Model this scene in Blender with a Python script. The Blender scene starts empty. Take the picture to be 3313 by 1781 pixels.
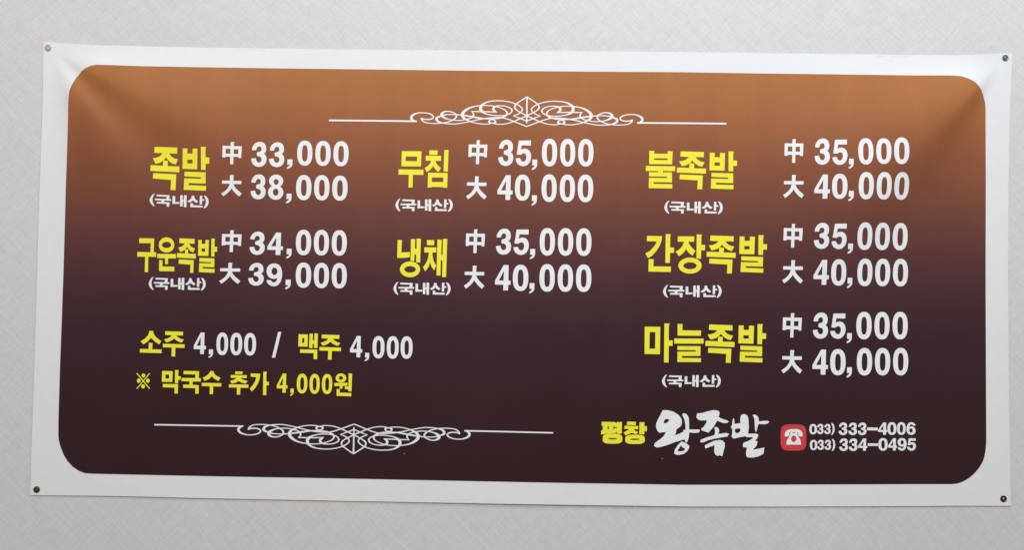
import bpy, math
from mathutils import Vector, Matrix
from mathutils.geometry import delaunay_2d_cdt

S = bpy.context.scene
COL = S.collection
ZC = 1.5                       # height of the banner's middle above the floor, metres

# ------------------------------------------------------------------ camera, light, exposure
cam_d = bpy.data.cameras.new('camera')
cam = bpy.data.objects.new('camera', cam_d)
COL.objects.link(cam)
cam_d.sensor_width = 36.0
cam_d.lens = 36.0 * 2900.0 / 3313.0
cam_d.clip_start, cam_d.clip_end = 0.05, 50.0
cam.matrix_world = Matrix([[0.999922, -0.012369, -0.00193, -0.028063], [-0.002238, -0.02493, -0.999687, -1.748988], [0.012317, 0.999613, -0.024956, 1.451545], [0.0, 0.0, 0.0, 1.0]])
S.camera = cam
S.render.resolution_x, S.render.resolution_y = 1024, 551

S.view_settings.view_transform = 'Standard'
S.view_settings.look = 'None'
S.view_settings.exposure = 0.0
S.view_settings.gamma = 1.0

world = bpy.data.worlds.new('World')
S.world = world
world.use_nodes = True
bg = world.node_tree.nodes['Background']
bg.inputs['Color'].default_value = (1.0, 0.935, 0.88, 1)
bg.inputs['Strength'].default_value = 0.27

def area(name, loc, target, sx, sy, watts, color):
    d = bpy.data.lights.new(name, 'AREA')
    d.shape = 'RECTANGLE'; d.size, d.size_y = sx, sy
    d.energy = watts; d.color = color
    o = bpy.data.objects.new(name, d); COL.objects.link(o)
    o.location = loc
    o.rotation_euler = (Vector(target) - Vector(loc)).to_track_quat('-Z', 'Y').to_euler()
    return o
# ceiling fixture in front of the wall, a little right of the banner's middle
area('ceiling_lamp', (0.65, -1.3, ZC + 2.1), (0.4, 0.0, ZC - 0.1), 2.2, 0.6, 34.5, (0.78, 0.92, 1.06))
# the next row of the room's ceiling lamps, further out and warmer
area('ceiling_lamp', (-0.3, -3.2, ZC + 2.1), (0.0, 0.0, ZC - 0.1), 3.2, 0.8, 83.0, (1.0, 0.965, 0.93))

# ------------------------------------------------------------------ helpers
def nodes_of(name):
    m = bpy.data.materials.new(name); m.use_nodes = True
    nt = m.node_tree
    return m, nt, nt.nodes['Principled BSDF']

def link(nt, a, b): nt.links.new(a, b)

def noise(nt, vec, scale, detail=2.0, rough=0.5):
    n = nt.nodes.new('ShaderNodeTexNoise')
    n.inputs['Scale'].default_value = scale
    n.inputs['Detail'].default_value = detail
    n.inputs['Roughness'].default_value = rough
    link(nt, vec, n.inputs['Vector'])
    return n.outputs['Fac']

def maprange(nt, v, a, b, c, d):
    n = nt.nodes.new('ShaderNodeMapRange')
    for i, x in zip((1, 2, 3, 4), (a, b, c, d)): n.inputs[i].default_value = x
    link(nt, v, n.inputs[0])
    return n.outputs[0]

def math2(nt, op, a, b):
    n = nt.nodes.new('ShaderNodeMath'); n.operation = op
    for i, x in enumerate((a, b)):
        if isinstance(x, (int, float)): n.inputs[i].default_value = x
        else: link(nt, x, n.inputs[i])
    return n.outputs[0]

def scale_color(nt, col, fac):
    n = nt.nodes.new('ShaderNodeVectorMath'); n.operation = 'SCALE'
    if isinstance(col, tuple): n.inputs[0].default_value = col
    else: link(nt, col, n.inputs[0])
    link(nt, fac, n.inputs['Scale'])
    return n.outputs[0]

def objcoord(nt, rot=0.0, scale=(1, 1, 1)):
    v = nt.nodes.new('ShaderNodeTexCoord').outputs['Object']
    if rot:
        r = nt.nodes.new('ShaderNodeMapping'); r.inputs['Rotation'].default_value = (0, rot, 0)
        link(nt, v, r.inputs['Vector']); v = r.outputs[0]
    m = nt.nodes.new('ShaderNodeMapping')
    m.inputs['Scale'].default_value = scale
    link(nt, v, m.inputs['Vector'])
    return m.outputs[0]

# vinyl print: one base colour with the faint mottling of ink-jet ink
def ink(name, color, rough=0.42, spec=0.3, mottle=0.03):
    m, nt, p = nodes_of(name)
    v = objcoord(nt)
    f = maprange(nt, noise(nt, v, 60.0, 3.0), 0.3, 0.7, 1 - mottle, 1 + mottle)
    link(nt, scale_color(nt, color, f), p.inputs['Base Color'])
    p.inputs['Roughness'].default_value = rough
    p.inputs['Specular IOR Level'].default_value = spec
    return m

M = {
    'white': ink('white_ink', (0.90, 0.91, 0.92)),
    'yellow': ink('yellow_ink', (0.96, 0.885, 0.05)),
    'red': ink('red_ink', (0.66, 0.062, 0.07)),
    'sheet': ink('white_vinyl', (0.815, 0.82, 0.825), 0.5, 0.12, 0.012),
    'mark': ink('pale_grey_ink', (0.755, 0.76, 0.785)),
}

def panel_material():
    m, nt, p = nodes_of('brown_gradient_print')
    t = nt.nodes.new('ShaderNodeTexCoord')
    sp = nt.nodes.new('ShaderNodeSeparateXYZ'); link(nt, t.outputs['Object'], sp.inputs[0])
    f = maprange(nt, sp.outputs['Z'], 0.385, -0.415, 0.0, 1.0)
    r = nt.nodes.new('ShaderNodeValToRGB')
    stops = [(-0.0075, (0.4232, 0.1625, 0.053)), (0.0608, (0.3975, 0.1497, 0.0522)), (0.1291, (0.3424, 0.1206, 0.0498)), (0.1897, (0.2908, 0.0993, 0.0473)), (0.2654, (0.2324, 0.0804, 0.0467)), (0.341, (0.1704, 0.0598, 0.0444)), (0.4165, (0.1213, 0.0438, 0.0422)), (0.4918, (0.0854, 0.0329, 0.0371)), (0.567, (0.0616, 0.0259, 0.031)), (0.642, (0.0483, 0.0208, 0.0265)), (0.7917, (0.0437, 0.0175, 0.0207)), (0.9929, (0.0384, 0.0148, 0.0177))]
    r.color_ramp.interpolation = 'LINEAR'
    e = r.color_ramp.elements
    while len(e) < len(stops): e.new(0.5)
    for el, (pos, c) in zip(e, stops): el.position = pos; el.color = (*c, 1)
    link(nt, f, r.inputs[0])
    # faint vertical print banding and ink mottling
    v1 = objcoord(nt, 0, (30, 1, 1.5)); v2 = objcoord(nt)
    k = math2(nt, 'MULTIPLY', maprange(nt, noise(nt, v1, 1.0, 2.0), 0.3, 0.7, 0.975, 1.025),
              maprange(nt, noise(nt, v2, 9.0, 3.0), 0.3, 0.7, 0.965, 1.035))
    k = math2(nt, 'MULTIPLY', k, maprange(nt, noise(nt, v2, 320.0, 2.0), 0.3, 0.7, 0.97, 1.03))
    link(nt, scale_color(nt, r.outputs['Color'], k), p.inputs['Base Color'])
    rr = maprange(nt, noise(nt, v2, 5.0, 3.0), 0.35, 0.65, 0.36, 0.48)
    link(nt, rr, p.inputs['Roughness'])
    p.inputs['Specular IOR Level'].default_value = 0.12
    return m
M['panel'] = panel_material()

def crease_material():
    m, nt, p = nodes_of('scuffed_brown_print')
    p.inputs['Base Color'].default_value = (0.11, 0.055, 0.05, 1)
    p.inputs['Roughness'].default_value = 0.5
    return m
M['crease'] = crease_material()
M['dust'] = ink('pale_dust', (0.34, 0.30, 0.29))

def wallpaper():
    m, nt, p = nodes_of('linen_wallpaper')
    fac = None
    bump = None
    def threads(ang, along, across, amp, lo, hi, seed):
        v = objcoord(nt, ang, (along, 1, across))
        a = nt.nodes.new('ShaderNodeVectorMath'); a.operation = 'ADD'
        a.inputs[1].default_value = (seed, seed * 0.7, seed * 1.3); link(nt, v, a.inputs[0])
        return maprange(nt, noise(nt, a.outputs[0], 1.0, 2.0, 0.6), lo, hi, 1 - amp, 1 + amp)
    q = math.radians(45)
    fs = [threads(q, 20, 330, 0.05, 0.25, 0.75, 3), threads(-q, 20, 330, 0.05, 0.25, 0.75, 11),
          threads(q, 45, 520, 0.04, 0.25, 0.75, 23), threads(-q, 45, 520, 0.04, 0.25, 0.75, 37)]
    for f in fs: fac = f if fac is None else math2(nt, 'MULTIPLY', fac, f)
    # sparse light fibres and dark flecks lying along the weave
    for ang, sd in ((q, 51), (-q, 67)):
        fac = math2(nt, 'ADD', fac, maprange(nt, noise(nt, objcoord(nt, ang, (8 + sd * 0.02, 1, 250 + sd)), 1.0, 1.0), 0.66, 0.80, 0.0, 0.075))
        fac = math2(nt, 'SUBTRACT', fac, maprange(nt, noise(nt, objcoord(nt, ang, (60 + sd * 0.1, 3, 300 + sd)), 1.0, 1.0), 0.69, 0.80, 0.0, 0.14))
    v = objcoord(nt)
    fac = math2(nt, 'MULTIPLY', fac, maprange(nt, noise(nt, v, 3.0, 4.0), 0.3, 0.7, 0.985, 1.015))
    fac = math2(nt, 'MULTIPLY', fac, maprange(nt, noise(nt, v, 420.0, 2.0), 0.3, 0.7, 0.965, 1.035))
    link(nt, scale_color(nt, (0.672, 0.667, 0.663), fac), p.inputs['Base Color'])
    b = nt.nodes.new('ShaderNodeBump')
    b.inputs['Strength'].default_value = 0.25; b.inputs['Distance'].default_value = 0.0006
    link(nt, fac, b.inputs['Height']); link(nt, b.outputs[0], p.inputs['Normal'])
    p.inputs['Roughness'].default_value = 0.75
    p.inputs['Specular IOR Level'].default_value = 0.2
    return m

def metal(name, color, rough):
    m, nt, p = nodes_of(name)
    v = objcoord(nt)
    f = maprange(nt, noise(nt, v, 900.0, 3.0), 0.3, 0.7, 0.8, 1.2)
    link(nt, scale_color(nt, color, f), p.inputs['Base Color'])
    p.inputs['Metallic'].default_value = 0.85
    p.inputs['Roughness'].default_value = rough
    return m

# ------------------------------------------------------------------ the wall
def mesh_obj(name, verts, faces, mat, parent=None, loc=(0, 0, 0), smooth=False, normals=None):
    me = bpy.data.meshes.new(name)
    me.from_pydata(verts, [], faces); me.materials.append(mat)
    if smooth or normals: me.polygons.foreach_set('use_smooth', [True] * len(me.polygons))
    if normals: me.normals_split_custom_set_from_vertices(normals)
    me.update()
    o = bpy.data.objects.new(name, me); COL.objects.link(o)
    o.location = loc
    if parent: o.parent = parent
    return o

def box_vf(x0, x1, y0, y1, z0, z1):
    v = [(x, y, z) for x in (x0, x1) for y in (y0, y1) for z in (z0, z1)]
    return v, [(0, 1, 3, 2), (4, 6, 7, 5), (0, 4, 5, 1), (2, 3, 7, 6), (0, 2, 6, 4), (1, 5, 7, 3)]
v, f = box_vf(-2.6, 2.6, 0.0, 0.12, -1.5, 1.5)
wall = mesh_obj('wall', v, f, wallpaper(), loc=(0, 0, ZC))
wall['kind'] = 'structure'
wall['label'] = 'pale grey wall with fine diagonal linen weave wallpaper'

# ------------------------------------------------------------------ the banner's shape
# traced artwork, tenths of a millimetre from the banner's middle (x right, z up)
EDGE = {
    'top': [[-9488,4418],[-9311,4413],[-8933,4382],[-8360,4356],[-7534,4340],[-6438,4328],[-3670,4340],[-310,4353],[2990,4371],[5653,4367],[7535,4371],[8415,4386],[8947,4407],[9367,4434],[9525,4432]],
    'right': [[9525,4432],[9525,4336],[9494,3719],[9481,3469],[9459,2362],[9445,1883],[9437,74],[9443,-1671],[9452,-2240],[9475,-4027],[9487,-4415]],
    'bottom': [[9487,-4415],[8418,-4424],[7554,-4440],[4930,-4482],[3137,-4499],[-201,-4487],[-3521,-4470],[-6270,-4448],[-7352,-4433],[-8309,-4427],[-8811,-4431],[-9525,-4434]],
    'left': [[-9525,-4434],[-9518,-4161],[-9514,-3514],[-9500,-1937],[-9491,355],[-9486,1644],[-9480,2013],[-9468,3415],[-9488,4418]],
}
PANEL = [[-8365,3947],[-7494,3928],[-6412,3928],[-3663,3948],[-305,3949],[2992,3969],[5647,3958],[7513,3952],[8234,3960],[8346,3958],[8432,3949],[8510,3936],[8638,3891],[8741,3833],[8812,3760],[8880,3681],[8930,3591],[8975,3460],[8990,3339],[8996,1877],[8990,69],[8996,-1688],[9001,-2994],[9001,-3167],[8995,-3269],[8983,-3371],[8962,-3484],[8923,-3585],[8854,-3693],[8766,-3797],[8663,-3885],[8550,-3951],[8478,-3979],[8403,-3998],[8304,-4004],[7553,-4012],[4928,-4054],[3134,-4076],[3056,-4076],[-207,-4059],[-3529,-4035],[-6276,-4019],[-8319,-4000],[-8469,-3991],[-8590,-3946],[-8711,-3865],[-8807,-3764],[-8885,-3643],[-8952,-3483],[-8984,-3376],[-8997,-3281],[-9003,-2977],[-8998,-1955],[-8973,-154],[-8960,1647],[-8931,3157],[-8922,3306],[-8906,3432],[-8864,3555],[-8800,3697],[-8702,3816],[-8596,3887],[-8480,3932]]
PINS = [[-9390,4298],[9385,4341],[-9393,-4324],[9338,-4279]]
PT = [(x * 1e-4, z * 1e-4) for x, z in PINS]

def smooth01(t):
    t = min(1.0, max(0.0, t)); return t * t * (3 - 2 * t)

# tension folds fan out from the two top pins: (pin, side, [(angle below horizontal, width above, width below, height)], reach)
FOLDS = [
    (PT[0], 1, ((27.0, 15.0, 8.5, 0.130), (56.0, 9.5, 11.0, 0.110)), 0.33),
    (PT[1], -1, ((43.0, 18.0, 9.5, 0.160),), 0.38),
]
def relief(x, z):
    h = 0.0022
    for (px, pz), side, ridges, reach in FOLDS:
        dx, dz = (x - px) * side, pz - z
        r = math.hypot(dx, dz)
        if r < 1e-6: continue
        a = math.degrees(math.atan2(dz, dx))
        k = r * math.exp(-(r / reach) ** 2.2) * smooth01((r - 0.008) / 0.11)
        for a0, wu, wd, s in ridges:
            w2 = (wu if a < a0 else wd) * (1.0 + 0.5 * r)
            h += s * k * math.exp(-0.5 * ((a - a0) / w2) ** 2)
    # the sheet is pinned only at its corners: slack, slow waves between them
    sx, sz = (x + 0.95) / 1.9, (z + 0.442) / 0.884
    slack = max(0.0, math.sin(math.pi * min(1, max(0, sx)))) 
    h += 0.0022 * slack * (0.6 + 0.4 * math.sin(7.0 * x + 1.0))
    h += 0.0020 * slack * math.sin(21.0 * x + 2.2 * z + 0.6) * math.sin(math.pi * min(1, max(0, sz)))
    return h

def on_sheet(x, z, lift):
    e = 0.0006
    h = relief(x, z)
    gx = (relief(x + e, z) - relief(x - e, z)) / (2 * e)
    gz = (relief(x, z + e) - relief(x, z - e)) / (2 * e)
    n = Vector((-gx, -1.0, -gz)).normalized()
    return (x, -(h + lift), z), n

banner = bpy.data.objects.new('menu_banner', None); COL.objects.link(banner)
banner.empty_display_size = 0.1
BASE = -0.4424
banner.location = (0, 0, ZC + BASE)
banner['label'] = 'white bordered menu banner with brown gradient panel and yellow and white Korean price list'
banner['category'] = 'banner'
UP = (0, 0, -BASE)                # children keep their origin at the banner's middle

def resample(pts, n):
    d = [0.0]
    for a, b in zip(pts, pts[1:]): d.append(d[-1] + math.dist(a, b))
    out, j = [], 0
    for i in range(n + 1):
        t = d[-1] * i / n
        while j < len(d) - 2 and d[j + 1] < t: j += 1
        u = (t - d[j]) / (d[j + 1] - d[j])
        out.append(tuple(pts[j][k] + u * (pts[j + 1][k] - pts[j][k]) for k in (0, 1)))
    return out

def build_sheet():
    NX, NZ = 400, 188
    E = {k: [(x * 1e-4, z * 1e-4) for x, z in v] for k, v in EDGE.items()}
    top, bot = resample(E['top'], NX), resample(E['bottom'][::-1], NX)
    lef, rig = resample(E['left'], NZ), resample(E['right'][::-1], NZ)     # both from the bottom up
    verts, nor = [], []
    for j in range(NZ + 1):
        v = j / NZ
        for i in range(NX + 1):
            u = i / NX
            c = [(1 - v) * bot[i][k] + v * top[i][k] + (1 - u) * lef[j][k] + u * rig[j][k]
                 - ((1 - u) * (1 - v) * bot[0][k] + u * v * top[-1][k] + u * (1 - v) * bot[-1][k] + (1 - u) * v * top[0][k])
                 for k in (0, 1)]
            p, n = on_sheet(c[0], c[1], 0.0)
            verts.append(p); nor.append(n)
    W = NX + 1
    faces = [(j * W + i, j * W + i + 1, (j + 1) * W + i + 1, (j + 1) * W + i) for j in range(NZ) for i in range(NX)]
    # cut edge of the vinyl: 0.6 mm thick rim
    ring = [i for i in range(W)] + [j * W + NX for j in range(1, NZ + 1)] + [NZ * W + i for i in range(NX - 1, -1, -1)] + [j * W for j in range(NZ - 1, 0, -1)]
    a0 = len(verts)
    for k, i in enumerate(ring):
        x, y, z = verts[i]
        p, q = verts[ring[k - 1]], verts[ring[(k + 1) % len(ring)]]
        d = Vector((q[2] - p[2], 0, -(q[0] - p[0]))).normalized()
        verts += [(x, y, z), (x, y + 0.0006, z)]; nor += [d, d]
    R = len(ring)
    for k in range(R):
        a, b = a0 + 2 * k, a0 + 2 * ((k + 1) % R)
        faces.append((a, a + 1, b + 1, b))
    o = mesh_obj('sheet', verts, faces, M['sheet'], banner, UP, True, nor)
    o['label'] = 'white vinyl sheet showing as a border round the brown panel'
build_sheet()

# ------------------------------------------------------------------ printing on the sheet
def area2(p): return sum(a[0] * b[1] - b[0] * a[1] for a, b in zip(p, p[1:] + p[:1]))

def print_on(name, solids, holes, mat, lift, parent=None, step=0.012):
    """Outlines in metres -> their union, cut fine enough to follow the sheet's folds."""
    vs, fs = [], []
    for P in list(solids) + list(holes):
        if area2(P) < 0: P = P[::-1]
        D = []                                  # long sides get points of their own, so they bend with the sheet
        for a, b in zip(P, P[1:] + P[:1]):
            n = max(1, int(math.dist(a, b) / step))
            D += [(a[0] + (b[0] - a[0]) * k / n, a[1] + (b[1] - a[1]) * k / n) for k in range(n)]
        P = D
        fs.append(list(range(len(vs), len(vs) + len(P))))
        vs += [Vector(p) for p in P]
    nsol = len(solids)
    x0, x1 = min(p.x for p in vs), max(p.x for p in vs)
    z0, z1 = min(p.y for p in vs), max(p.y for p in vs)
    nx, nz = int((x1 - x0) / step), int((z1 - z0) / step)
    vs += [Vector((x0 + (i + 0.5) * (x1 - x0) / nx + 1e-5 * (j % 3), z0 + (j + 0.5) * (z1 - z0) / nz)) for i in range(nx) for j in range(nz)]
    ov, oe, of, a, b, src = delaunay_2d_cdt(vs, [], fs, 1, 1e-7, True)
    faces = [f for f, s in zip(of, src) if any(k < nsol for k in s) and not any(k >= nsol for k in s)]
    used = sorted({i for f in faces for i in f}); idx = {u: k for k, u in enumerate(used)}
    verts, nor = [], []
    for u in used:
        p, n = on_sheet(ov[u].x, ov[u].y, lift); verts.append(p); nor.append(n)
    par = parent or banner
    return mesh_obj(name, verts, [tuple(idx[i] for i in f) for f in faces], mat, par, UP if par is banner else (0, 0, 0), True, nor)

def mm(P): return [(x * 1e-4, z * 1e-4) for x, z in P]

pan = print_on('print_panel', [mm(PANEL)], [], M['panel'], 0.0007, step=0.0055)
pan['label'] = 'brown panel fading from caramel at the top to near black at the foot'

# letter shapes: outlines and holes in a box 1000 wide and 1000 high (y down)
GLYPH = {
    '0': [[[[1000,500],[994,613],[974,701],[942,777],[899,843],[843,899],[777,942],[701,974],[613,994],[500,1000],[387,994],[299,974],[223,942],[157,899],[101,843],[58,777],[26,701],[6,613],[0,500],[6,387],[26,299],[58,223],[101,157],[157,101],[223,58],[299,26],[387,6],[500,0],[613,6],[701,26],[777,58],[843,101],[899,157],[942,223],[974,299],[994,387]]],[[[689,508],[685,614],[675,683],[658,736],[634,778],[603,808],[565,826],[504,832],[443,826],[404,808],[374,778],[350,736],[333,683],[322,614],[319,508],[322,401],[333,333],[350,279],[374,237],[404,207],[443,189],[504,183],[565,189],[603,207],[634,237],[658,279],[675,333],[685,401]]]],
    '3': [[[[50,321],[62,340],[298,340],[333,324],[360,259],[409,205],[509,182],[620,198],[670,275],[658,336],[596,383],[496,401],[397,421],[372,444],[372,552],[422,568],[521,579],[620,606],[675,660],[682,715],[658,769],[596,815],[521,830],[422,815],[360,769],[323,715],[310,660],[273,654],[7,676],[12,722],[62,830],[149,915],[273,969],[422,997],[521,1000],[670,985],[819,938],[931,861],[993,753],[1000,660],[968,568],[898,506],[824,472],[898,437],[955,367],[973,290],[955,182],[881,82],[757,25],[620,0],[471,5],[323,35],[186,105],[99,190],[62,259]]],[]],
    '8': [[[[980,254],[973,298],[952,341],[918,381],[872,417],[815,448],[749,474],[676,492],[598,504],[518,508],[437,504],[360,492],[287,474],[221,448],[164,417],[117,381],[83,341],[63,298],[56,254],[63,210],[83,167],[117,127],[164,91],[221,59],[287,34],[360,15],[437,4],[518,0],[598,4],[676,15],[749,34],[815,59],[872,91],[918,127],[952,167],[973,210]],[[1000,708],[992,758],[970,808],[933,854],[883,896],[821,932],[750,961],[671,982],[587,996],[500,1000],[413,996],[329,982],[250,961],[179,932],[117,896],[67,854],[30,808],[8,758],[0,708],[8,657],[30,608],[67,562],[117,520],[179,484],[250,455],[329,433],[413,420],[500,415],[587,420],[671,433],[750,455],[821,484],[883,520],[933,562],[970,608],[992,657]]],[[[682,291],[676,321],[660,348],[634,372],[600,391],[560,402],[518,406],[475,402],[436,391],[402,372],[376,348],[359,321],[354,291],[359,261],[376,233],[402,209],[436,191],[475,179],[518,175],[560,179],[600,191],[634,209],[660,233],[676,261]],[[684,700],[678,737],[660,771],[630,800],[592,823],[548,837],[500,842],[452,837],[408,823],[370,800],[340,771],[322,737],[316,700],[322,663],[340,629],[370,600],[408,577],[452,563],[500,558],[548,563],[592,577],[630,600],[660,629],[678,663]]]],
    '9': [[[[7,767],[57,727],[268,730],[305,747],[335,776],[392,815],[491,831],[578,809],[640,750],[682,666],[707,607],[628,649],[479,675],[330,658],[181,607],[69,514],[12,396],[5,312],[32,211],[119,101],[256,29],[380,3],[504,0],[628,8],[752,42],[864,113],[955,228],[998,379],[1000,497],[975,649],[901,801],[777,919],[628,983],[479,1000],[305,978],[156,919],[57,835]]],[[[697,342],[691,385],[672,425],[642,459],[603,485],[557,502],[509,508],[460,502],[414,485],[375,459],[345,425],[327,385],[320,342],[327,300],[345,260],[375,225],[414,199],[460,183],[509,177],[557,183],[603,199],[642,225],[672,260],[691,300]]]],
    '6': [[[[993,233],[943,273],[732,270],[695,253],[665,224],[608,185],[509,169],[422,191],[360,250],[318,334],[293,393],[372,351],[521,325],[670,342],[819,393],[931,486],[988,604],[995,688],[968,789],[881,899],[744,971],[620,997],[496,1000],[372,992],[248,958],[136,887],[45,772],[2,621],[0,503],[25,351],[99,199],[223,81],[372,17],[521,0],[695,22],[844,81],[943,165]]],[[[680,658],[673,700],[655,740],[625,775],[586,801],[540,817],[491,823],[443,817],[397,801],[358,775],[328,740],[309,700],[303,658],[309,615],[328,575],[358,541],[397,515],[443,498],[491,492],[540,498],[586,515],[625,541],[655,575],[673,615]]]],
    '4': [[[[551,0],[847,2],[864,15],[854,613],[983,615],[1000,631],[988,777],[847,782],[840,983],[822,1000],[551,998],[531,983],[538,777],[20,775],[0,759],[7,613]]],[[[568,218],[551,613],[242,613]]]],
    '5': [[[[188,10],[959,0],[979,16],[969,183],[942,199],[387,193],[342,370],[462,329],[616,315],[788,346],[908,417],[983,528],[1000,650],[949,793],[839,904],[685,976],[479,1000],[308,980],[137,915],[34,813],[0,711],[24,693],[264,687],[298,701],[332,762],[411,813],[514,823],[616,793],[678,711],[692,620],[661,549],[582,504],[490,504],[394,524],[342,559],[86,555],[62,539],[103,386]]],[]],
    ',': [[[[127,0],[930,0],[1000,32],[986,520],[915,660],[739,800],[458,920],[70,1000],[0,960],[14,840],[246,760],[458,660],[514,560],[106,560],[56,528],[70,32]]],[]],
    '中': [[[[14,178],[422,184],[426,17],[446,2],[594,2],[614,22],[588,52],[588,184],[990,184],[1000,198],[970,702],[956,716],[832,712],[806,664],[574,664],[568,986],[552,1000],[416,1000],[400,984],[410,664],[174,664],[164,702],[14,702],[0,690]]],[[[182,310],[416,310],[410,526],[174,522]],[[588,322],[822,322],[816,534],[584,529]]]],
    '大': [[[[423,22],[442,4],[604,11],[619,29],[598,72],[592,274],[970,270],[985,285],[981,405],[966,420],[589,423],[655,550],[758,667],[872,757],[1000,865],[891,1000],[758,910],[626,784],[542,685],[504,622],[457,703],[343,820],[221,919],[98,1000],[0,865],[136,793],[268,685],[362,559],[415,414],[47,411],[32,396],[38,281],[53,267],[419,270]]],[]],
    '족': [[[[129,0],[924,13],[922,154],[643,147],[686,198],[752,239],[845,270],[948,283],[865,404],[752,383],[646,332],[566,279],[527,237],[473,292],[381,346],[275,380],[168,391],[78,264],[208,252],[314,216],[414,149],[119,140]],[[9,428],[426,437],[434,312],[595,321],[588,444],[1000,449],[993,585],[0,562]],[[105,612],[891,630],[871,1000],[702,996],[719,764],[93,739]]],[]],
    '발': [[[[10,44],[179,44],[191,57],[182,158],[377,160],[383,45],[549,46],[561,57],[545,514],[0,508]],[[689,0],[865,4],[878,15],[858,66],[858,239],[1000,243],[994,385],[861,385],[857,528],[689,525]],[[76,569],[861,581],[858,838],[241,829],[238,876],[879,887],[871,1000],[53,985],[67,721],[679,729],[684,694],[76,680]]],[[[182,298],[377,298],[373,385],[179,383]]]],
    '국내산': [[[[86,0],[48,99],[17,296],[0,502],[9,692],[35,870],[74,1000],[86,960],[61,771],[48,534],[52,336],[70,138],[87,32]],[[122,79],[339,99],[328,395],[360,403],[365,455],[358,526],[245,526],[243,640],[334,652],[330,949],[323,976],[293,976],[286,949],[288,771],[124,763],[117,704],[124,644],[197,636],[199,526],[93,514],[86,455],[93,395],[279,395],[286,225],[124,209],[117,146]],[[386,138],[430,146],[430,605],[500,597],[507,644],[502,723],[384,755]],[[521,67],[555,67],[559,99],[557,427],[575,427],[578,79],[585,51],[620,51],[624,83],[620,968],[578,968],[575,549],[557,549],[557,921],[514,921],[515,91]],[[709,91],[716,71],[748,71],[754,99],[754,217],[777,356],[819,494],[795,613],[760,542],[731,423],[703,534],[664,605],[636,514],[677,403],[703,257]],[[849,51],[887,51],[891,79],[886,312],[919,320],[924,375],[919,435],[886,435],[884,723],[843,711]],[[688,644],[729,644],[731,798],[895,810],[893,949],[686,949]],[[917,20],[956,59],[987,257],[1000,474],[991,692],[965,889],[930,1000],[910,988],[934,791],[952,573],[948,336],[930,138]]],[]],
    ')': [[[[0,14],[422,14],[812,188],[1000,469],[891,728],[531,925],[266,1000],[31,986],[344,751],[469,493],[375,235]]],[]],
    '-': [[[[0,0],[1000,0],[1000,1000],[0,1000]]],[]],
    '주': [[[[102,0],[920,15],[907,163],[602,159],[688,233],[810,296],[961,323],[859,444],[700,402],[578,338],[510,285],[420,349],[285,412],[144,444],[54,323],[212,290],[334,233],[402,159],[98,148]],[[5,497],[1000,514],[993,655],[578,649],[571,1000],[402,994],[412,645],[0,638]]],[]],
}

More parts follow.
